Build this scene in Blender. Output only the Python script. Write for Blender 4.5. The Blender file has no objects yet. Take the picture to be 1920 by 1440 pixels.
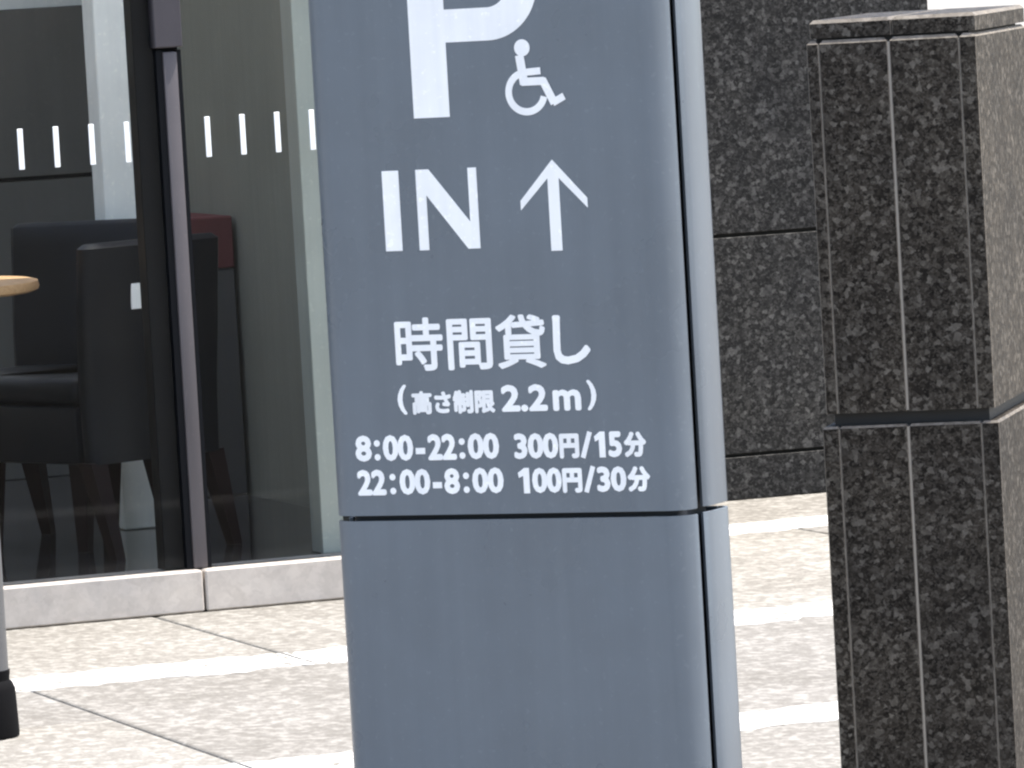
import bpy, bmesh, math, random
from mathutils import Vector, Matrix, Euler, noise
random.seed(4)
R = math.radians
scene = bpy.context.scene
COL = scene.collection

# ------------------------------------------------------------------ camera
# a phone held at eye height, zoomed a long way in, tilted a little down and rolled
EYE = 1.55
cam_d = bpy.data.cameras.new('camera')
cam_d.sensor_width = 36.0
cam_d.lens = 36.0 * 12000 / 1920
cam_d.clip_start = 0.1
cam_d.clip_end = 4000
cam = bpy.data.objects.new('camera', cam_d)
COL.objects.link(cam)
pitch, roll = math.atan(820 / 12000), R(3.3)
cam.matrix_world = (Matrix.Translation((0, 0, EYE)) @ Matrix.Rotation(R(90) - pitch, 4, 'X') @ Matrix.Rotation(-roll, 4, 'Z'))
scene.camera = cam

# ------------------------------------------------------------------ sky and sun
SUN_AZ, SUN_EL = R(4), R(69)           # azimuth from +X towards +Y
world = bpy.data.worlds.new('World')
scene.world = world
world.use_nodes = True
wn, wl = world.node_tree.nodes, world.node_tree.links
sky = wn.new('ShaderNodeTexSky')
sky.sky_type = 'NISHITA'
sky.sun_disc = False
sky.sun_elevation = SUN_EL
sky.sun_rotation = R(90) - SUN_AZ
sky.air_density, sky.dust_density, sky.ozone_density = 1.0, 3.0, 0.6
wl.new(sky.outputs['Color'], wn['Background'].inputs['Color'])
wn['Background'].inputs['Strength'].default_value = 0.15
sun_d = bpy.data.lights.new('sun', 'SUN')
sun_d.energy = 3.0
sun_d.angle = R(0.53)
sun_d.color = (1.0, 0.955, 0.89)
sun = bpy.data.objects.new('sun', sun_d)
COL.objects.link(sun)
to_sun = Vector((math.cos(SUN_EL) * math.cos(SUN_AZ), math.cos(SUN_EL) * math.sin(SUN_AZ), math.sin(SUN_EL)))
sun.rotation_euler = to_sun.to_track_quat('Z', 'Y').to_euler()
sun.location = (6, 4, 12)

vs = scene.view_settings
vs.view_transform = 'Standard'
vs.look = 'None'
vs.exposure = 1.42
vs.gamma = 1.0
vs.use_curve_mapping = False
scene.cycles.filter_width = 2.3
scene.cycles.max_bounces = 10
scene.cycles.transparent_max_bounces = 16
scene.cycles.caustics_reflective = False
scene.cycles.caustics_refractive = False

# ------------------------------------------------------------------ materials
def mat(name, color, rough=0.6, metal=0.0, spec=0.5):
    m = bpy.data.materials.new(name)
    m.use_nodes = True
    b = m.node_tree.nodes['Principled BSDF']
    b.inputs['Base Color'].default_value = (*color, 1)
    b.inputs['Roughness'].default_value = rough
    b.inputs['Metallic'].default_value = metal
    b.inputs['Specular IOR Level'].default_value = spec
    return m

class N:
    """small wrapper to add nodes to a material"""
    def __init__(s, m):
        s.t = m.node_tree
        s.b = s.t.nodes['Principled BSDF']
    def add(s, kind, **kw):
        n = s.t.nodes.new(kind)
        for k, v in kw.items():
            if k in n.inputs:
                n.inputs[k].default_value = v
            else:
                setattr(n, k, v)
        return n
    def link(s, a, b):
        s.t.links.new(a, b)
    def coords(s, jitter=7.0):
        tc = s.add('ShaderNodeTexCoord')
        oi = s.add('ShaderNodeObjectInfo')
        mu = s.add('ShaderNodeMath', operation='MULTIPLY')
        s.link(oi.outputs['Random'], mu.inputs[0])
        mu.inputs[1].default_value = jitter
        va = s.add('ShaderNodeVectorMath', operation='ADD')
        s.link(tc.outputs['Object'], va.inputs[0])
        s.link(mu.outputs[0], va.inputs[1])
        return va.outputs[0], oi.outputs['Random']
    def noise(s, co, scale, detail=3.0, rough=0.55, dist=0.0):
        n = s.add('ShaderNodeTexNoise')
        n.inputs['Scale'].default_value = scale
        n.inputs['Detail'].default_value = detail
        n.inputs['Roughness'].default_value = rough
        n.inputs['Distortion'].default_value = dist
        s.link(co, n.inputs['Vector'])
        return n.outputs['Fac']
    def ramp(s, fac, stops):
        r = s.add('ShaderNodeValToRGB')
        e = r.color_ramp.elements
        while len(e) < len(stops):
            e.new(0.5)
        for q, (p, c) in zip(e, stops):
            q.position = p
            q.color = (*c, 1) if len(c) == 3 else c
        s.link(fac, r.inputs['Fac'])
        return r.outputs['Color']
    def mix(s, fac, a, b, blend='MIX'):
        m = s.add('ShaderNodeMix', data_type='RGBA', blend_type=blend)
        if hasattr(fac, 'node'):
            s.link(fac, m.inputs[0])
        else:
            m.inputs[0].default_value = fac
        for k, v in ((6, a), (7, b)):
            if hasattr(v, 'node'):
                s.link(v, m.inputs[k])
            else:
                m.inputs[k].default_value = (*v, 1)
        return m.outputs[2]
    def bump(s, h, strength, dist):
        b = s.add('ShaderNodeBump')
        b.inputs['Strength'].default_value = strength
        b.inputs['Distance'].default_value = dist
        s.link(h, b.inputs['Height'])
        s.link(b.outputs[0], s.b.inputs['Normal'])
    def color(s, c):
        s.link(c, s.b.inputs['Base Color'])
    def rough(s, c):
        s.link(c, s.b.inputs['Roughness'])

def granite(name, lo, mid, hi, rough=0.3, scale=70, spec=0.4, contrast=1.0):
    """crystal grains: randomly toned cells with wavering borders, over slow drifts of tone"""
    m = mat(name, mid, rough, 0, spec)
    n = N(m)
    co, rnd = n.coords()
    warp = n.add('ShaderNodeTexNoise')
    warp.inputs['Scale'].default_value = scale * 1.3
    warp.inputs['Detail'].default_value = 2
    n.link(co, warp.inputs['Vector'])
    off = n.add('ShaderNodeVectorMath', operation='MULTIPLY_ADD')
    n.link(warp.outputs['Color'], off.inputs[0])
    off.inputs[1].default_value = (1.0 / scale,) * 3
    n.link(co, off.inputs[2])
    def cells(sc):
        v = n.add('ShaderNodeTexVoronoi', feature='SMOOTH_F1')
        v.inputs['Scale'].default_value = sc
        v.inputs['Smoothness'].default_value = 0.22
        n.link(off.outputs[0], v.inputs['Vector'])
        sx = n.add('ShaderNodeSeparateColor')
        n.link(v.outputs['Color'], sx.inputs[0])
        return sx.outputs[0]
    big, small = cells(scale), cells(scale * 2.4)
    half = tuple(0.5 * (p + q) for p, q in zip(mid, hi))
    c = n.ramp(big, [(0.10, lo), (0.50, mid), (0.80, tuple(0.72 * p + 0.28 * q for p, q in zip(mid, hi))), (0.96, hi)])
    c2 = n.ramp(small, [(0.15, lo), (0.55, mid), (0.95, half)])
    c = n.mix(0.5, c, c2)
    wide = n.noise(co, 6, 3, 0.55)
    w = n.ramp(wide, [(0.3, (0.86, 0.86, 0.87)), (0.7, (1.14, 1.12, 1.09))])
    c = n.mix(1.0, c, w, 'MULTIPLY')
    c = n.mix(1.0, c, n.ramp(rnd, [(0.0, (0.90, 0.90, 0.91)), (1.0, (1.09, 1.085, 1.07))]), 'MULTIPLY')
    n.color(c)
    n.rough(n.ramp(small, [(0.2, (rough * 0.8,) * 3), (0.9, (rough * 1.4,) * 3)]))
    n.bump(small, 0.05, 0.001)
    return m

def aggregate(name, lo, mid, hi, scale=42, rel=0.35, stretch=1.0):
    m = mat(name, mid, 0.85, 0, 0.25)
    n = N(m)
    co, rnd = n.coords(13)
    mp = n.add('ShaderNodeMapping')
    mp.inputs['Scale'].default_value = (1, stretch, 1)
    n.link(co, mp.inputs['Vector'])
    blob = n.noise(mp.outputs[0], scale, 2.5, 0.55, 0.3)
    fine = n.noise(mp.outputs[0], scale * 3.3, 3, 0.6)
    wide = n.noise(co, 2.2, 3, 0.55)
    c = n.ramp(blob, [(0.36, lo), (0.5, mid), (0.64, hi)])
    c2 = n.ramp(fine, [(0.36, lo), (0.52, mid), (0.68, hi)])
    c = n.mix(0.35, c, c2)
    w = n.ramp(wide, [(0.28, (0.86, 0.85, 0.83)), (0.72, (1.12, 1.12, 1.12))])
    c = n.mix(1.0, c, w, 'MULTIPLY')
    c = n.mix(1.0, c, n.ramp(rnd, [(0.0, (0.90, 0.90, 0.91)), (1.0, (1.09, 1.085, 1.07))]), 'MULTIPLY')
    n.color(c)
    n.bump(n.mix(0.5, blob, fine), rel, 0.006)
    return m

M = {}
M['slab'] = aggregate('washed_concrete', (0.168, 0.158, 0.139), (0.214, 0.204, 0.183), (0.345, 0.333, 0.303), 42, 0.25, 0.7)
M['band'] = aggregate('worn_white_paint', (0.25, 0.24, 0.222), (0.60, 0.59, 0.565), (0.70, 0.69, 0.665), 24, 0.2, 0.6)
M['ground'] = aggregate('plain_concrete', (0.18, 0.17, 0.15), (0.26, 0.25, 0.23), (0.34, 0.33, 0.305), 20)
M['joint'] = mat('joint_filler', (0.19, 0.178, 0.156), 0.9)
M['granite'] = granite('dark_granite', (0.009, 0.0075, 0.006), (0.037, 0.0312, 0.0248), (0.182, 0.165, 0.141), 0.55, 112, 0.10)
M['granite_edge'] = granite('sawn_edge_highlight', (0.10, 0.088, 0.072), (0.16, 0.142, 0.118), (0.26, 0.235, 0.20), 0.7, 90, 0.25)  # sawn arris tone, lightened further to carry the chamfer highlight
M['granite_wall'] = granite('black_granite', (0.008, 0.0078, 0.0075), (0.023, 0.0222, 0.021), (0.13, 0.127, 0.121), 0.5, 88, 0.14)
M['granite_dark'] = mat('groove_granite', (0.012, 0.011, 0.010), 0.6)
M['mortar'] = mat('pale_grout', (0.36, 0.32, 0.27), 0.85)
M['kerb'] = granite('pinkish_base_stone', (0.42, 0.385, 0.345), (0.47, 0.432, 0.388), (0.52, 0.482, 0.436), 0.65, 40, 0.25)

def painted(name, col, rough=0.38, spec=0.5):
    m = mat(name, col, rough, 0.0, spec)
    n = N(m)
    co, rnd = n.coords()
    a = n.noise(co, 5, 4, 0.6)
    g = n.noise(co, 240, 2, 0.5)
    c = n.ramp(a, [(0.3, tuple(v * 0.93 for v in col)), (0.7, tuple(v * 1.06 for v in col))])
    tc = n.add('ShaderNodeTexCoord')
    mp = n.add('ShaderNodeMapping')
    mp.inputs['Scale'].default_value = (34, 34, 1.1)
    n.link(tc.outputs['Object'], mp.inputs['Vector'])
    st = n.noise(mp.outputs[0], 1.0, 4, 0.6)
    c = n.mix(1.0, c, n.ramp(st, [(0.3, (0.955, 0.955, 0.955)), (0.7, (1.05, 1.045, 1.035))]), 'MULTIPLY')
    sp_ = n.noise(co, 95, 2, 0.5)
    c = n.mix(1.0, c, n.ramp(sp_, [(0.62, (1, 1, 1)), (0.74, (1.16, 1.15, 1.12))]), 'MULTIPLY')
    n.color(c)
    n.rough(n.ramp(a, [(0.3, (rough * 0.85,) * 3), (0.7, (rough * 1.2,) * 3)]))
    n.bump(g, 0.05, 0.0006)
    return m
M['sign'] = painted('blue_grey_paint', (0.124, 0.147, 0.172), 0.29)
M['sign_gap'] = mat('dark_gap', (0.012, 0.016, 0.024), 0.6)
M['white'] = painted('white_vinyl', (0.90, 0.905, 0.90), 0.5)
M['frost'] = mat('frosted_white_film', (0.88, 0.90, 0.90), 0.5)
M['alu'] = painted('mauve_grey_aluminium', (0.088, 0.079, 0.083), 0.45, 0.35)
M['alu_dark'] = painted('dark_mauve_aluminium', (0.048, 0.043, 0.049), 0.45, 0.35)
M['frame'] = painted('black_frame', (0.004, 0.0045, 0.006), 0.5, 0.12)
M['jamb'] = painted('pale_green_grey_post', (0.42, 0.44, 0.395), 0.6)
M['column'] = painted('white_column_paint', (0.90, 0.90, 0.85), 0.6)
M['wall_in'] = painted('grey_green_panel', (0.285, 0.275, 0.228), 0.8, 0.2)
M['wall_back'] = painted('dark_grey_panel', (0.120, 0.113, 0.102), 0.8, 0.2)
M['wall_pale'] = painted('pale_band', (0.6, 0.61, 0.58), 0.7)
M['roof'] = mat('roof_grey', (0.35, 0.35, 0.34), 0.8)
M['leather'] = painted('black_leather', (0.003, 0.0042, 0.007), 0.5, 0.22)
M['chair_leg'] = painted('dark_red_brown_wood', (0.011, 0.0045, 0.0045), 0.4, 0.2)
M['cabinet'] = painted('charcoal_cabinet', (0.075, 0.07, 0.068), 0.5)
M['red'] = painted('dull_red_panel', (0.145, 0.048, 0.047), 0.7, 0.2)
M['rubber'] = painted('black_rubber', (0.005, 0.005, 0.0055), 0.8, 0.08)

def wood(name, a, b):
    m = mat(name, a, 0.4)
    n = N(m)
    tc = n.add('ShaderNodeTexCoord')
    mp = n.add('ShaderNodeMapping')
    mp.inputs['Scale'].default_value = (2, 26, 26)
    n.link(tc.outputs['Object'], mp.inputs['Vector'])
    f = n.noise(mp.outputs[0], 3, 4, 0.6, 0.8)
    n.color(n.ramp(f, [(0.3, a), (0.7, b)]))
    return m
M['wood'] = wood('pale_wood', (0.46, 0.27, 0.13), (0.62, 0.40, 0.22))

def steel(name, col, rough):
    m = mat(name, col, rough, 1.0)
    n = N(m)
    tc = n.add('ShaderNodeTexCoord')
    mp = n.add('ShaderNodeMapping')
    mp.inputs['Scale'].default_value = (160, 160, 2)
    n.link(tc.outputs['Object'], mp.inputs['Vector'])
    f = n.noise(mp.outputs[0], 2, 3, 0.6)
    n.color(n.ramp(f, [(0.3, tuple(v * 0.8 for v in col)), (0.7, col)]))
    return m
M['post'] = painted('grey_post_paint', (0.095, 0.095, 0.097), 0.45, 0.35)
M['steel'] = steel('brushed_steel', (0.52, 0.52, 0.53), 0.38)

def floor_mat():
    m = mat('polished_dark_floor', (0.035, 0.035, 0.037), 0.12, 0, 0.6)
    n = N(m)
    co, rnd = n.coords()
    a = n.noise(co, 3, 4, 0.6)
    n.color(n.ramp(a, [(0.3, (0.028, 0.028, 0.030)), (0.7, (0.06, 0.058, 0.058))]))
    n.rough(n.ramp(n.noise(co, 14, 3, 0.6), [(0.3, (0.02,) * 3), (0.7, (0.09,) * 3)]))
    n.bump(n.noise(co, 9, 2, 0.5), 0.015, 0.003)
    return m
M['floor_in'] = floor_mat()

def glass_mat():
    m = bpy.data.materials.new('clear_glass')
    m.use_nodes = True
    t = m.node_tree
    t.nodes.remove(t.nodes['Principled BSDF'])
    tr = t.nodes.new('ShaderNodeBsdfTransparent')
    tr.inputs['Color'].default_value = (0.965, 0.972, 0.962, 1)
    gl = t.nodes.new('ShaderNodeBsdfGlossy')
    gl.inputs['Roughness'].default_value = 0.0
    fr = t.nodes.new('ShaderNodeFresnel')
    fr.inputs['IOR'].default_value = 1.15
    mx = t.nodes.new('ShaderNodeMixShader')
    t.links.new(fr.outputs[0], mx.inputs[0])
    t.links.new(tr.outputs[0], mx.inputs[1])
    t.links.new(gl.outputs[0], mx.inputs[2])
    t.links.new(mx.outputs[0], t.nodes['Material Output'].inputs['Surface'])
    return m
M['glass'] = glass_mat()

# ------------------------------------------------------------------ mesh helpers
def link_mesh(name, bm, m, parent=None, smooth=None):
    me = bpy.data.meshes.new(name)
    bmesh.ops.recalc_face_normals(bm, faces=bm.faces)
    if smooth is not None:
        for f in bm.faces:
            f.smooth = True
        for e in bm.edges:
            if len(e.link_faces) == 2 and e.calc_face_angle(0) > smooth:
                e.smooth = False
    bm.to_mesh(me)
    bm.free()
    me.materials.append(m)
    o = bpy.data.objects.new(name, me)
    COL.objects.link(o)
    if parent:
        o.parent = parent
    return o

def box_bm(x0, x1, y0, y1, z0, z1, bev=0.0, seg=1, bm=None):
    new = bm is None
    bm = bm or bmesh.new()
    vs_ = [bm.verts.new((x, y, z)) for x in (x0, x1) for y in (y0, y1) for z in (z0, z1)]
    fs = [(0, 1, 3, 2), (4, 6, 7, 5), (0, 4, 5, 1), (2, 3, 7, 6), (0, 2, 6, 4), (1, 5, 7, 3)]
    faces = [bm.faces.new([vs_[i] for i in f]) for f in fs]
    if bev > 0:
        edges = list({e for f in faces for e in f.edges})
        bmesh.ops.bevel(bm, geom=edges, offset=bev, segments=seg, affect='EDGES', profile=0.5)
    return bm

def box(name, x0, x1, y0, y1, z0, z1, m, parent=None, bev=0.0, seg=1):
    return link_mesh(name, box_bm(x0, x1, y0, y1, z0, z1, bev, seg), m, parent, R(35) if seg > 1 else None)

def prism_bm(poly, z0, z1, bm=None, bev=0):
    """vertical prism over a plan polygon (x, y)"""
    bm = bm or bmesh.new()
    a = [bm.verts.new((x, y, z0)) for x, y in poly]
    b = [bm.verts.new((x, y, z1)) for x, y in poly]
    n = len(poly)
    bm.faces.new(a[::-1])
    bm.faces.new(b)
    for i in range(n):
        bm.faces.new((a[i], a[(i + 1) % n], b[(i + 1) % n], b[i]))
    return bm

def lathe_bm(prof, seg=32):
    bm = bmesh.new()
    rings = []
    for r, z in prof:
        if r < 1e-6:
            rings.append([bm.verts.new((0, 0, z))])
        else:
            rings.append([bm.verts.new((r * math.cos(2 * math.pi * k / seg), r * math.sin(2 * math.pi * k / seg), z)) for k in range(seg)])
    for p, q in zip(rings, rings[1:]):
        for k in range(seg):
            k2 = (k + 1) % seg
            if len(p) == 1 and len(q) == 1:
                continue
            if len(p) == 1:
                bm.faces.new((p[0], q[k], q[k2]))
            elif len(q) == 1:
                bm.faces.new((p[k], p[k2], q[0]))
            else:
                bm.faces.new((p[k], p[k2], q[k2], q[k]))
    return bm

def empty(name, loc, rz=0.0):
    o = bpy.data.objects.new(name, None)
    o.empty_display_size = 0.2
    COL.objects.link(o)
    o.location = loc
    o.rotation_euler = (0, 0, rz)
    return o

def tag(o, label=None, cat=None, group=None, kind=None):
    if label: o['label'] = label
    if cat: o['category'] = cat
    if group: o['group'] = group
    if kind: o['kind'] = kind
    return o

# The paving grid and the building share one direction, turned 19 degrees.
GA = R(19)
CU, SU = math.cos(GA), math.sin(GA)
def G(u, v, z=0.0):
    return (u * CU - v * SU, u * SU + v * CU, z)

# ------------------------------------------------------------------ ground and pavement
bm = bmesh.new()
S = 1500
q = [bm.verts.new(p) for p in ((-S, -S, -0.03), (S, -S, -0.03), (S, S, -0.03), (-S, S, -0.03))]
bm.faces.new(q)
tag(link_mesh('ground', bm, M['ground']), kind='structure')

pave = tag(empty('pavement', G(4, 12)), kind='structure')
pave.rotation_euler = (0, 0, GA)
PU, PV = 4, 12
def paving(name, u0, u1, v0, v1, m, z=0.0, j=0.004):
    return box(name, u0 - PU + j, u1 - PU - j, v0 - PV + j, v1 - PV - j, -0.026, z, m, pave, 0.0025)
def rough_slab(u0, u1, v0, v1, m, j=0.0026):
    """washed slab with real relief: hollows of a few millimetres between the stones, flat along its arris"""
    a, c, d, e = u0 - PU + j, u1 - PU - j, v0 - PV + j, v1 - PV - j
    step = 0.0105
    nx, ny = max(2, int((c - a) / step)), max(2, int((e - d) / step))
    vv, ff = [], []
    for i in range(ny + 1):
        y = d + (e - d) * i / ny
        for k in range(nx + 1):
            x = a + (c - a) * k / nx
            edge = min(x - a, c - x, y - d, e - y)
            f = min(1.0, edge / 0.03)
            h = noise.noise((x * 34, y * 26, 1.3)) * 0.6 + noise.noise((x * 75, y * 60, 5.1)) * 0.4
            vv.append((x, y, -0.0034 * f * (0.5 - 0.9 * h) - (0.003 if edge < 1e-6 else 0)))
    w = nx + 1
    for i in range(ny):
        for k in range(nx):
            p = i * w + k
            ff.append((p, p + 1, p + 1 + w, p + w))
    # skirt down to the bed
    rim = list(range(w)) + [i * w + nx for i in range(1, ny + 1)] + [ny * w + k for k in range(nx - 1, -1, -1)] + [i * w for i in range(ny - 1, 0, -1)]
    b0 = len(vv)
    vv += [(vv[p][0], vv[p][1], -0.026) for p in rim]
    for i, p in enumerate(rim):
        q = (i + 1) % len(rim)
        ff.append((p, b0 + i, b0 + q, rim[q]))
    me = bpy.data.meshes.new('paving_slab')
    me.from_pydata(vv, [], ff)
    me.polygons.foreach_set('use_smooth', [True] * len(me.polygons))
    me.materials.append(m)
    o = bpy.data.objects.new('paving_slab', me)
    COL.objects.link(o)
    o.parent = pave
    return o
bands = [11.75, 13.55, 15.56]                 # centre lines of the painted strips
BW = 0.135
FACADE, WALL_V = 14.72, 16.36
rows = [(4.0, 5.9, 3.48), (5.9, 7.8, 4.13), (7.8, 9.7, 3.48), (9.7, 11.75, 4.13), (11.75, 13.55, 3.48), (13.55, 15.56, 4.13), (15.56, 17.3, 3.48)]
for v0, v1, off in rows:
    ulist = [off + 1.95 * k for k in range(-4, 8)]
    for a, c in zip(ulist, ulist[1:]):
        spans = [(a, c, v0, v1)]
        if v0 == 11.75 and a < 3.4 < c + 0.1 and c < 3.6:
            spans = [(a, c, v0, 12.78), (a, c, 12.78, v1)]
        if v0 == 13.55:
            if c <= 5.19:
                spans = [(a, c, v0, FACADE)]
            elif a < 5.19:
                spans = [(a, 5.19, v0, FACADE), (5.19, c, v0, v1)]
        if v0 == 15.56:
            if c <= 5.19:
                continue
            a = max(a, 5.19)
            spans = [(a, c, v0, v1)]
            if a < 6.93:
                spans = [(a, min(c, 6.94), v0, WALL_V - 0.004)]
                if c > 6.94:
                    spans.append((6.94, c, v0, v1))
        for p in spans:
            seen = p[3] > 11.3 and p[1] > 2.9 and p[0] < 6.3 and not (p[0] > 5.3 and p[3] < 13.6)
            if seen:
                rough_slab(*p, M['slab'])
            else:
                paving('paving_slab', *p, M['slab'])
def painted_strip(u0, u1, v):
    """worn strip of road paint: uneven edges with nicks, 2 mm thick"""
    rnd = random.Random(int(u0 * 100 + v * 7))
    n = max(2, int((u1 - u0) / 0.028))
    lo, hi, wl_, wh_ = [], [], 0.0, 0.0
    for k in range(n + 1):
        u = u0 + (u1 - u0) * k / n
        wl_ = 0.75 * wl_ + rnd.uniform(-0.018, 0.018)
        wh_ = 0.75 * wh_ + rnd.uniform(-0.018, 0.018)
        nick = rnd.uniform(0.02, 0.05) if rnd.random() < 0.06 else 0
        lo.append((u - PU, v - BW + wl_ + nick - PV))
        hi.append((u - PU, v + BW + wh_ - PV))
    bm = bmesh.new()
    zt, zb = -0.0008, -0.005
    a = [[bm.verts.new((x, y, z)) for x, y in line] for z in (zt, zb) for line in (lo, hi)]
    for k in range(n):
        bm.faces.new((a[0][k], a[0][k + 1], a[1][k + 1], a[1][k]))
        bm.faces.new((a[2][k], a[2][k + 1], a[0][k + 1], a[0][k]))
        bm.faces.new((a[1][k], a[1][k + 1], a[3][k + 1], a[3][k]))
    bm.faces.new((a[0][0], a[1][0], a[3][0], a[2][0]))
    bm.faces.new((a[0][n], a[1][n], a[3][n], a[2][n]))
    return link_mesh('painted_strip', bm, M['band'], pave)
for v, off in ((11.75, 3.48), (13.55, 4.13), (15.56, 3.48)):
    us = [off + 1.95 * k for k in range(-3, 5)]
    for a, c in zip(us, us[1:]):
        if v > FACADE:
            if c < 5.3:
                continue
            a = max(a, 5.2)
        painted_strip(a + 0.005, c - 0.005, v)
# dark joint bed under the slabs
box('joint_bed', -5.5, 12.5, -8, 5.4, -0.029, -0.0062, M['joint'], pave)

# ------------------------------------------------------------------ glass-fronted building
BU, BV = 1.0, 16.8
bld = empty('glass_building', G(BU, BV), GA)
tag(bld, 'glass-fronted cafe building on a pale stone base, left of the parking sign', 'building')
def bb(name, u0, u1, v0, v1, z0, z1, m, bev=0.0, parent=None, seg=1):
    return box(name, u0 - BU, u1 - BU, v0 - BV, v1 - BV, z0, z1, m, parent or bld, bev, seg)
UR = 5.0
for a, c in ((4.263, UR), (2.25, 4.257), (0.25, 2.244), (-1.75, 0.244), (-3.4, -1.756)):
    bb('base_stone', a, c, FACADE, 14.86, 0.0, 0.1, M['kerb'], 0.004)
bb('floor', -3.38, 4.985, 14.862, 18.2, 0.02, 0.096, M['floor_in'])
bb('back_wall', -3.38, UR, 17.9, 18.2, 0.098, 0.955, M['wall_back'])
bb('back_wall', -3.38, UR, 17.9, 18.2, 0.968, 1.45, M['wall_back'])
bb('back_wall', -3.38, UR, 17.93, 18.2, 0.956, 0.967, M['frame'])
bb('back_wall', -3.38, UR, 17.92, 18.2, 1.451, 3.0, M['wall_pale'])
bb('side_wall', 5.003, 5.18, 14.74, 18.2, 0.0, 1.60, M['wall_in'])
bb('added_clerestory_pane', 5.08, 5.092, 14.80, 18.14, 1.64, 2.96, M['glass'])  # unseen upper glazing, added so sun reaches the white column
for v in (14.74, 15.85, 16.97, 18.14):
    bb('added_clerestory_post', 5.06, 5.11, v, v + 0.058, 1.601, 3.0, M['frame'])
bb('side_wall', -3.6, -3.401, 14.74, 18.2, 0.0, 3.0, M['wall_in'])
# unseen glazed roof on slim white beams, added to daylight the interior
bb('roof_edge', -3.7, 5.25, 14.72, 14.90, 3.001, 3.20, M['roof'], 0.01)
bb('roof_edge', -3.7, 5.25, 17.88, 18.3, 3.001, 3.20, M['roof'], 0.01)
bb('roof_edge', -3.7, -3.36, 14.902, 17.878, 3.001, 3.20, M['roof'], 0.01)
bb('roof_edge', 5.04, 5.25, 14.902, 17.878, 3.001, 3.20, M['roof'], 0.01)
ru = [-3.358 + (5.038 + 3.358) * k / 6 for k in range(7)]
for k in range(6):
    bb('added_roof_pane', ru[k] + 0.03, ru[k + 1] - 0.03, 14.904, 17.876, 3.12, 3.132, M['glass'])
    if k:
        bb('added_roof_beam', ru[k] - 0.028, ru[k] + 0.028, 14.903, 17.877, 3.03, 3.16, M['column'])
bb('fascia', -3.4, 5.0, 14.745, 14.85, 2.70, 2.999, M['alu'], 0.004)
# panes, with the row of frosted warning marks
def pane(a, c, marks):
    p = bb('glass_pane', a, c, 14.765, 14.777, 0.101, 2.698, M['glass'])
    for u in marks:
        box('frosted_mark', u - 0.0068 - BU, u + 0.0068 - BU, 14.7612 - BV, 14.7642 - BV, 1.087, 1.184, M['frost'], p, 0.001)
    return p
pane(4.285, 4.98, [4.3485 + 0.0875 * k for k in range(7)])
pane(2.25, 4.225, [4.1475 - 0.0878 * k for k in range(22)])
pane(0.25, 2.21, [2.14 - 0.0878 * k for k in range(22)])
pane(-3.38, 0.21, [0.14 - 0.0878 * k for k in range(38)])
def mullion(u):
    # dark stile with the mauve aluminium cover strip outside
    s = bb('mullion', u - 0.078, u + 0.033, 14.786, 14.85, 0.101, 2.698, M['frame'], 0.002)
    box('cover_strip', u - 0.014 - BU, u + 0.021 - BU, 14.752 - BV, 14.7845 - BV, 0.102, 1.345, M['alu'], s, 0.004, 2)
    box('edge_gasket', u - 0.030 - BU, u - 0.0145 - BU, 14.758 - BV, 14.7845 - BV, 0.102, 1.349, M['frame'], s)
    box('edge_gasket', u + 0.0215 - BU, u + 0.032 - BU, 14.758 - BV, 14.7845 - BV, 0.102, 1.349, M['frame'], s)
    box('cover_box', u - 0.036 - BU, u + 0.034 - BU, 14.742 - BV, 14.7845 - BV, 1.355, 2.69, M['alu_dark'], s, 0.003)
for u in (4.26, 2.23, 0.23):
    mullion(u)
# white post inside, pale post near the pane's end
bb('column', 4.42, 4.525, 15.985, 16.09, 0.097, 3.0, M['column'], 0.003)
bb('post', 4.612, 4.668, 14.88, 14.97, 0.097, 3.0, M['jamb'], 0.002)

# ------------------------------------------------------------------ black granite wall
WU = 5.9
gw = empty('granite_wall', G(WU, WALL_V + 0.2), GA)
tag(gw, 'dark speckled granite wall in wide courses behind the sign and pillar', 'wall')
def wb(name, u0, u1, v0, v1, z0, z1, m, bev=0.0):
    return box(name, u0 - WU, u1 - WU, v0 - WALL_V - 0.2, v1 - WALL_V - 0.2, z0, z1, m, gw, bev)
wb('wall_core', 5.19, 6.88, WALL_V + 0.04, WALL_V + 0.34, 0.0, 2.56, M['granite_dark'])
courses = [(0.0, 0.116), (0.126, 0.720), (0.731, 1.505), (1.516, 2.02), (2.031, 2.55)]
for k, (z0, z1) in enumerate(courses):
    d = 0.0
    for a, c in ((5.19, 6.10), (6.104, 6.885)):
        wb('granite_panel', a, c, WALL_V + d, WALL_V + 0.0385, z0, z1, M['granite_wall'], 0.0008)
    wb('granite_panel', 6.8855, 6.91, WALL_V, WALL_V + 0.36, z0, z1, M['granite_wall'], 0.0008)
wb('coping', 5.19, 6.95, WALL_V - 0.01, WALL_V + 0.37, 2.561, 2.60, M['granite'], 0.004)

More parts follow.
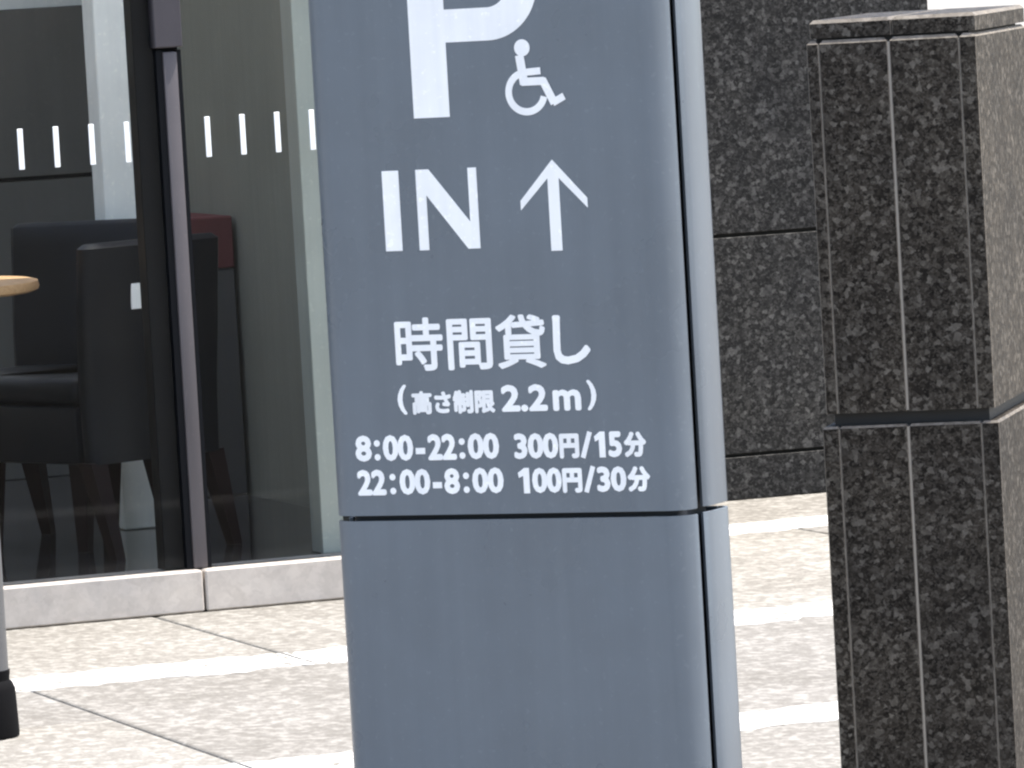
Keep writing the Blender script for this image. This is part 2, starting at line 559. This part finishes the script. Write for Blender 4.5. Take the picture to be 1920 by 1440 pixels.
# ------------------------------------------------------------------ granite pillar
PA = R(-13)
pil = empty('granite_pillar', (0.675, 11.0, 0), PA)
tag(pil, 'stacked dark granite pillar with pale vertical joint, right of the parking sign', 'pillar')
D = 0.60
def pb(name, x0, x1, y0, y1, z0, z1, m, bev=0.0):
    return box(name, x0, x1, y0, y1, z0, z1, m, pil, bev)
def slab(name, x0, x1, y0, y1, z0, z1, top=0.006, side=0.0014):
    """polished slab; its sawn arrises are paler, with the chamfer highlight in their colour"""
    bm = box_bm(x0, x1, y0, y1, z0, z1)
    up = [e for e in bm.edges if abs(e.verts[0].co.x - e.verts[1].co.x) > 1e-5 and e.verts[0].co.z > z1 - 1e-5 and e.verts[0].co.y < y0 + 1e-5]
    up += [e for e in bm.edges if abs(e.verts[0].co.y - e.verts[1].co.y) > 1e-5 and e.verts[0].co.z > z1 - 1e-5]
    bmesh.ops.bevel(bm, geom=up, offset=top, segments=1, affect='EDGES', profile=0.5, material=1)
    vert = [e for e in bm.edges if abs(e.verts[0].co.z - e.verts[1].co.z) > (z1 - z0) * 0.5]
    bmesh.ops.bevel(bm, geom=vert, offset=side, segments=1, affect='EDGES', profile=0.5, material=1)
    o = link_mesh(name, bm, M['granite'], pil)
    o.data.materials.append(M['granite_edge'])
    return o
def clad(x0, x1, xl, xr, y0, z0, z1, top):
    """one block: two side slabs whose edges show at the corners, two slabs in front, one behind, grout core"""
    d1 = D - y0
    slab('granite_slab', x0, xl - 0.0005, y0, d1, z0, z1, top)
    slab('granite_slab', xr + 0.0005, x1, y0, d1, z0, z1, top)
    slab('granite_slab', xl + 0.0005, 0.0008, y0 + 0.0004, y0 + 0.03, z0, z1, top)
    slab('granite_slab', 0.0044, xr - 0.0005, y0 + 0.0004, y0 + 0.03, z0, z1, top)
    slab('granite_slab', xl + 0.001, xr - 0.001, d1 - 0.03, d1 - 0.0004, z0, z1, top)
    pb('grout', xl - 0.004, xr + 0.004, y0 + 0.0022, d1 - 0.003, z0 + 0.002, z1 - top - 0.001, M['mortar'], 0)
clad(-0.147, 0.161, -0.118, 0.130, 0.0, 0.0, 0.690, 0.004)
pb('groove', -0.128, 0.142, 0.02, D - 0.02, 0.680, 0.7125, M['granite_dark'], 0)
clad(-0.140, 0.155, -0.119, 0.125, 0.004, 0.712, 1.357, 0.0065)
pb('groove', -0.125, 0.140, 0.022, D - 0.022, 1.345, 1.3645, M['granite_dark'], 0)
slab('cap_stone', -0.134, 0.008, 0.010, D - 0.010, 1.361, 1.392, 0.006)
slab('cap_stone', 0.0095, 0.155, 0.010, D - 0.010, 1.361, 1.392, 0.006)

# ------------------------------------------------------------------ parking sign
SA = R(-25)
sg = empty('parking_sign', (-0.0295, 10.0, 0), SA)
tag(sg, 'tall blue-grey parking totem with white lettering and a wheelchair symbol', 'sign')
XL, XR, RR, DD = -0.257, 0.281, 0.043, 0.161
def arc(cx, cy, r, a0, a1, n=10):
    return [(cx + r * math.cos(R(a0 + (a1 - a0) * k / n)), cy + r * math.sin(R(a0 + (a1 - a0) * k / n))) for k in range(n + 1)]
TH = 75
front = arc(XL, RR, RR, 270 - TH, 270) + arc(XR, RR, RR, -90, -90 + TH)
def shell(name, out, t, z0, z1, bev):
    """closed plan: outer curve plus an inner copy 'tucked' behind it"""
    cx = sum(p[0] for p in out) / len(out)
    inner = []
    for i, (x, y) in enumerate(out):
        xa, ya = out[max(i - 1, 0)]
        xb, yb = out[min(i + 1, len(out) - 1)]
        dx, dy = xb - xa, yb - ya
        l = math.hypot(dx, dy)
        inner.append((x - dy / l * t, y + dx / l * t))
    bm = prism_bm(out + inner[::-1], z0, z1)
    ed = [e for e in bm.edges if abs(e.verts[0].co.z - e.verts[1].co.z) < 1e-6]
    bmesh.ops.bevel(bm, geom=ed, offset=bev, segments=2, affect='EDGES', profile=0.5)
    return link_mesh(name, bm, M['sign'], sg, R(40))
ZJ0, ZJ1, ZT = 0.6555, 0.6640, 1.76
upper = shell('upper_front_panel', front, 0.006, ZJ1, ZT, 0.0012)
lower = shell('lower_front_panel', front, 0.006, 0.03, ZJ0, 0.0012)
for nm, z0, z1 in (('upper_back_panel', ZJ1, ZT), ('lower_back_panel', 0.03, ZJ0)):
    box(nm, XL - 0.022, XR + 0.022, DD - 0.006, DD - 0.0005, z0, z1, M['sign'], sg, 0.001)
for side in (1, -1):
    X = (XR + RR + 0.0015) if side > 0 else (XL - RR - 0.0015)
    o = [(X - side * 0.0060, 0.0605), (X - side * 0.0030, 0.0660), (X - side * 0.0008, 0.075), (X, 0.087), (X, DD - 0.020), (X - side * 0.003, DD - 0.009), (X - side * 0.009, DD - 0.002), (X - side * 0.020, DD)]
    if side < 0:
        o = o[::-1]
    for nm, z0, z1 in (('upper_side_panel', ZJ1, ZT), ('lower_side_panel', 0.03, ZJ0)):
        shell(nm, o, 0.006, z0, z1, 0.001)
core = arc(XL, RR, RR - 0.026, 180, 270) + arc(XR, RR, RR - 0.026, -90, 0) + arc(XR, DD - RR, RR - 0.026, 0, 90) + arc(XL, DD - RR, RR - 0.026, 90, 180)
link_mesh('inner_frame', prism_bm(core, 0.004, ZT - 0.01), M['sign_gap'], sg)
top = arc(XL, RR, RR + 0.001, 180, 270) + arc(XR, RR, RR + 0.001, -90, 0) + arc(XR, DD - RR, RR + 0.001, 0, 90) + arc(XL, DD - RR, RR + 0.001, 90, 180)
link_mesh('top_cap', prism_bm(top, ZT + 0.002, ZT + 0.02), M['sign'], sg, R(40))
link_mesh('base_plate', prism_bm([(x * 1.05, (y - DD / 2) * 1.2 + DD / 2) for x, y in top], 0.001, 0.012), M['steel'], sg)

# --- lettering: thin vinyl shapes on the front panel
YF = -0.0003
def flat(name, polys, parent=upper, y=YF, th=0.0005):
    bm = bmesh.new()
    for k, poly in enumerate(polys):
        yy = y - th - 0.00008 * (k % 6)
        a = [bm.verts.new((x, y, z)) for x, z in poly]
        b = [bm.verts.new((x, yy, z)) for x, z in poly]
        n = len(poly)
        bm.faces.new(a)
        bm.faces.new(b[::-1])
        for i in range(n):
            bm.faces.new((a[i], b[i], b[(i + 1) % n], a[(i + 1) % n]))
    bm.normal_update()
    bmesh.ops.triangulate(bm, faces=[f for f in bm.faces if len(f.verts) > 4])
    return link_mesh(name, bm, M['white'], parent)
def bar(p, q, w):
    (x0, z0), (x1, z1) = p, q
    l = math.hypot(x1 - x0, z1 - z0)
    nx, nz = -(z1 - z0) / l * w / 2, (x1 - x0) / l * w / 2
    return [(x0 + nx, z0 + nz), (x1 + nx, z1 + nz), (x1 - nx, z1 - nz), (x0 - nx, z0 - nz)]
def disc(cx, cz, r, n=28):
    return [(cx + r * math.cos(2 * math.pi * k / n), cz + r * math.sin(2 * math.pi * k / n)) for k in range(n)]
def ring(cx, cz, r0, r1, a0, a1, n=30):
    out = []
    for k in range(n):
        a, b = R(a0 + (a1 - a0) * k / n), R(a0 + (a1 - a0) * (k + 1) / n)
        out.append([(cx + r1 * math.cos(a), cz + r1 * math.sin(a)), (cx + r1 * math.cos(b), cz + r1 * math.sin(b)),
                    (cx + r0 * math.cos(b), cz + r0 * math.sin(b)), (cx + r0 * math.cos(a), cz + r0 * math.sin(a))])
    return out
def flat1(name, polys):
    """all pieces on one level, edge to edge"""
    bm = bmesh.new()
    for poly in polys:
        a = [bm.verts.new((x, YF, z)) for x, z in poly]
        b = [bm.verts.new((x, YF - 0.0006, z)) for x, z in poly]
        bm.faces.new(b[::-1])
        n = len(poly)
        for i in range(n):
            bm.faces.new((a[i], b[i], b[(i + 1) % n], a[(i + 1) % n]))
    bm.normal_update()
    bmesh.ops.triangulate(bm, faces=[f for f in bm.faces if len(f.verts) > 4])
    return link_mesh(name, bm, M['white'], upper)

zc, ro, ri, xs = 1.4935, 0.088, 0.0365, 0.026
outer = [(-0.110, 1.2892), (-0.0478, 1.2892), (-0.0478, zc - ro), (xs, zc - ro)]
P = [[(-0.110, 1.2892), (-0.0478, 1.2892), (-0.0478, zc + ro), (-0.110, zc + ro)],
     [(-0.0478, zc - ro), (xs, zc - ro), (xs, zc - ri), (-0.0478, zc - ri)],
     [(-0.0478, zc + ri), (xs, zc + ri), (xs, zc + ro), (-0.0478, zc + ro)]] + ring(xs, zc, ri, ro, -90, 90, 36)
flat1('parking_letter', P)
wc = [disc(0.0832, 1.3914, 0.0133),
      bar((0.0780, 1.3800), (0.0838, 1.3345), 0.0145),
      bar((0.0835, 1.3530), (0.1125, 1.3545), 0.0110),
      bar((0.0790, 1.3385), (0.1165, 1.3385), 0.0125),
      disc(0.1155, 1.3385, 0.0065, 16),
      bar((0.1150, 1.3410), (0.1335, 1.3030), 0.0130),
      bar((0.1305, 1.3040), (0.1505, 1.3135), 0.0115)]
wcp = ring(0.0865, 1.3222, 0.0250, 0.0362, 112, 345, 30)
flat1('wheelchair_wheel', wcp)
flat('wheelchair_symbol', wc, y=YF - 0.0007)
flat('entry_word', [[(-0.1722, 1.0822), (-0.1432, 1.0822), (-0.1432, 1.2086), (-0.1722, 1.2086)],
     [(-0.1133, 1.0818), (-0.0965, 1.0818), (-0.0965, 1.1680), (-0.0285, 1.0818), (-0.0078, 1.0818), (-0.0078, 1.2086),
      (-0.0228, 1.2086), (-0.0228, 1.1240), (-0.0905, 1.2086), (-0.1133, 1.2086)]])
flat('arrow', [[(0.1231, 1.2158), (0.0655, 1.1535), (0.0655, 1.1385), (0.1137, 1.1870), (0.1137, 1.0738), (0.1328, 1.0738),
      (0.1328, 1.1870), (0.1797, 1.1390), (0.1797, 1.1545)]])

def text(name, body, x0, x1, z0, z1, bold=0.0):
    """flat lettering; its weight comes from copies of the outline shifted by 'bold' metres"""
    cu = bpy.data.curves.new(name, 'FONT')
    cu.body = body
    cu.size = 1.0
    cu.resolution_u = 3
    cu.fill_mode = 'FRONT'
    ob = bpy.data.objects.new(name + '_tmp', cu)
    COL.objects.link(ob)
    dg = bpy.context.evaluated_depsgraph_get()
    me = bpy.data.meshes.new_from_object(ob.evaluated_get(dg))
    bpy.data.objects.remove(ob)
    bpy.data.curves.remove(cu)
    vx = [(v.co.x, v.co.y) for v in me.vertices]
    fc = [tuple(p.vertices) for p in me.polygons]
    bpy.data.meshes.remove(me)
    ax, bx = min(p[0] for p in vx), max(p[0] for p in vx)
    ay, by = min(p[1] for p in vx), max(p[1] for p in vx)
    x0, x1, z0, z1 = x0 + bold, x1 - bold, z0 + bold, z1 - bold
    shifts = [(0, 0)] + ([(bold * math.cos(R(45 * k)), bold * math.sin(R(45 * k))) for k in range(8)] if bold > 0 else [])
    bm = bmesh.new()
    for k, (dx, dz) in enumerate(shifts):
        y = YF - 0.0004 - 0.00004 * k
        vv = [bm.verts.new((x0 + (p[0] - ax) / (bx - ax) * (x1 - x0) + dx, y, z0 + (p[1] - ay) / (by - ay) * (z1 - z0) + dz)) for p in vx]
        for f in fc:
            bm.faces.new([vv[i] for i in f])
    me = bpy.data.meshes.new(name)
    bm.to_mesh(me)
    bm.free()
    me.materials.append(M['white'])
    o = bpy.data.objects.new(name, me)
    COL.objects.link(o)
    o.parent = upper
    return o
text('rental_word', '時間貸', -0.166, 0.095, 0.8915, 0.9765, 0.0020)
text('rental_word', 'し', 0.1075, 0.1712, 0.8960, 0.9735, 0.0026)
B2 = 0.0024
text('height_limit_bracket', '(', -0.1675, -0.1510, 0.8235, 0.8710, 0.0017)
text('height_limit_text', '高さ制限', -0.1430, 0.0020, 0.8230, 0.8605, 0.0019)
text('height_limit_figure', '2.2', 0.0125, 0.0925, 0.8238, 0.8665, B2)
text('height_limit_figure', 'm', 0.1014, 0.1500, 0.8238, 0.8570, B2)
text('height_limit_bracket', ')', 0.1600, 0.1765, 0.8235, 0.8710, 0.0017)
for nm, z0, z1, segs in (
    ('day_hours', 0.7505, 0.7920, (('8', -.2470, -.2180), ('00', -.1985, -.1450), ('22', -.1200, -.0695), ('00', -.0500, .0045))),
    ('night_hours', 0.6965, 0.7375, (('22', -.2470, -.1960), ('00', -.1725, -.1185), ('8', -.0945, -.0670), ('00', -.0455, .0090))),
    ('day_price', 0.7495, 0.7900, (('300', .0300, .1065), ('5', .1915, .2150))),
    ('night_price', 0.6955, 0.7355, (('00', .0580, .1090), ('30', .1690, .2195)))):
    for body, a, c in segs:
        text(nm, body, a, c, z0, z1, B2)
def one(x0, x1, z0, z1):
    w = 0.0105
    return [(x1 - w, z0), (x1, z0), (x1, z1), (x1 - w + 0.002, z1), (x0, z1 - 0.0075), (x0 + 0.0015, z1 - 0.0155), (x1 - w, z1 - 0.0125)]
flat('day_price', [one(.1680, .1865, .7495, .7900)])
flat('night_price', [one(.0340, .0535, .6955, .7355)])
for nm, z0, xs_ in (('day_hours', 0.7505, (-.2085, -.0600)), ('night_hours', 0.6965, (-.1845, -.0560))):
    for x in xs_:
        flat(nm, [disc(x, z0 + 0.0065, 0.0053, 16), disc(x, z0 + 0.0285, 0.0053, 16)])
flat('day_hours', [bar((-.1410, .7655), (-.1245, .7655), 0.0098)])
flat('night_hours', [bar((-.1145, .7110), (-.0985, .7110), 0.0098)])
for nm, z0, e, sl, f in (('day_price', 0.7495, (.1080, .1420), (.1475, .1610), (.2180, .2565)), ('night_price', 0.6955, (.1100, .1440), (.1500, .1635), (.2210, .2600))):
    text(nm, '円', e[0], e[1], z0 - 0.0005, z0 + 0.0385, B2)
    text(nm, '分', f[0], f[1], z0 - 0.0005, z0 + 0.0395, B2)
    flat(nm, [bar((sl[0], z0), (sl[1], z0 + 0.0405), 0.0080)])

# ------------------------------------------------------------------ things inside the glass
def chair(label, u, v, face, h=0.765, w=0.40):
    """upholstered chair, skirted low, on four tapered legs; 'face' turns it from looking along +v"""
    c = empty('dining_chair', G(u, v, 0.0962), GA + face)
    tag(c, label, 'chair', 'black upholstered cafe chairs')
    bm = bmesh.new()
    n = 12
    # backrest slab, raked backwards towards its top
    sec = []
    for k in range(n + 1):
        z = 0.235 + (h - 0.235) * k / n
        rake = -0.10 * max(0.0, (z - 0.40)) ** 1.15
        hw = w / 2 * (0.95 + 0.05 * min(1, (z - 0.235) / 0.3))
        sec.append((z, -0.20 + rake, hw))
    ring_prev = None
    for z, y, hw in sec:
        r_ = 0.018
        pts = [(-hw + r_, y - 0.030), (hw - r_, y - 0.030), (hw, y - 0.030 + r_), (hw, y + 0.030 - r_), (hw - r_, y + 0.030), (-hw + r_, y + 0.030), (-hw, y + 0.030 - r_), (-hw, y - 0.030 + r_)]
        cur = [bm.verts.new((px, py, z)) for px, py in pts]
        if ring_prev:
            for i in range(8):
                bm.faces.new((ring_prev[i], ring_prev[(i + 1) % 8], cur[(i + 1) % 8], cur[i]))
        else:
            bm.faces.new(cur[::-1])
        ring_prev = cur
    cx_y = sec[-1][1]
    top_ = [bm.verts.new((v_.co.x * 0.93, cx_y + (v_.co.y - cx_y) * 0.45, h + 0.012)) for v_ in ring_prev]
    for i in range(8):
        bm.faces.new((ring_prev[i], ring_prev[(i + 1) % 8], top_[(i + 1) % 8], top_[i]))
    bm.faces.new(top_)
    link_mesh('backrest', bm, M['leather'], c, R(50))
    box('seat', -w / 2 + 0.006, w / 2 - 0.006, -0.168, 0.235, 0.235, 0.38, M['leather'], c, 0.014, 2)
    box('seat_cushion', -w / 2 + 0.010, w / 2 - 0.010, -0.166, 0.240, 0.382, 0.45, M['leather'], c, 0.028, 3)
    for sx in (-1, 1):
        for fy in (0, 1):
            bm = bmesh.new()
            x, y = sx * (w / 2 - 0.030), (-0.195 if fy == 0 else 0.205)
            lean = -0.075 if fy == 0 else 0.01
            a = [bm.verts.new((x + i * 0.026, y + j * 0.026, 0.24)) for i, j in ((-1, -1), (1, -1), (1, 1), (-1, 1))]
            b = [bm.verts.new((x + i * 0.014, y + lean + j * 0.014, 0.0)) for i, j in ((-1, -1), (1, -1), (1, 1), (-1, 1))]
            bm.faces.new(a)
            bm.faces.new(b[::-1])
            for i in range(4):
                bm.faces.new((a[i], b[i], b[(i + 1) % 4], a[(i + 1) % 4]))
            link_mesh('leg', bm, M['chair_leg'], c)
    return c
c1 = chair('black chair with a small white tag, turned away, nearest the window glass', 4.243, 15.52, R(24), 0.770, 0.44)
box('care_tag', -0.080, -0.050, -0.2530, -0.2470, 0.612, 0.677, M['white'], c1, 0.0015)
chair('black chair facing the round wooden table, farther from the glass', 4.190, 15.76, R(138), 0.80, 0.41)

tb = empty('round_table', G(3.668, 15.22, 0.0962), GA)
tag(tb, 'round pale wood cafe table reaching in at the left edge', 'table')
link_mesh('tabletop', lathe_bm([(0, 0.682), (0.33, 0.682), (0.347, 0.688), (0.350, 0.696), (0.347, 0.709), (0.33, 0.714), (0, 0.714)], 64), M['wood'], tb, R(40))
link_mesh('pedestal', lathe_bm([(0, 0.02), (0.03, 0.02), (0.03, 0.678), (0, 0.678)], 24), M['frame'], tb, R(40))
link_mesh('foot_plate', lathe_bm([(0, 0.0), (0.21, 0.0), (0.21, 0.008), (0.03, 0.018), (0, 0.018)], 40), M['frame'], tb, R(40))

cb = empty('low_cabinet', G(4.89, 16.95, 0.0962), GA)
tag(cb, 'narrow charcoal cabinet with a dull red top section inside by the wall', 'cabinet')
box('carcass', -0.10, 0.10, -0.19, 0.25, 0.0, 0.62, M['cabinet'], cb, 0.004)
box('drawer_front', -0.10, 0.10, -0.195, 0.25, 0.623, 0.765, M['red'], cb, 0.004)

# ------------------------------------------------------------------ steel post at the left edge
sp = empty('metal_post', (-1.117, 13.02, 0.0015), 0)
tag(sp, 'grey metal post with a black foot at the far left', 'post')
link_mesh('tube', lathe_bm([(0, 0.135), (0.0555, 0.135), (0.0555, 0.90), (0.050, 0.925), (0.034, 0.943), (0, 0.95)], 48), M['post'], sp, R(30))
link_mesh('foot', lathe_bm([(0, 0.0), (0.070, 0.0), (0.0705, 0.008), (0.067, 0.095), (0.062, 0.108), (0.056, 0.114), (0.0585, 0.134), (0, 0.134)], 48), M['rubber'], sp, R(30))
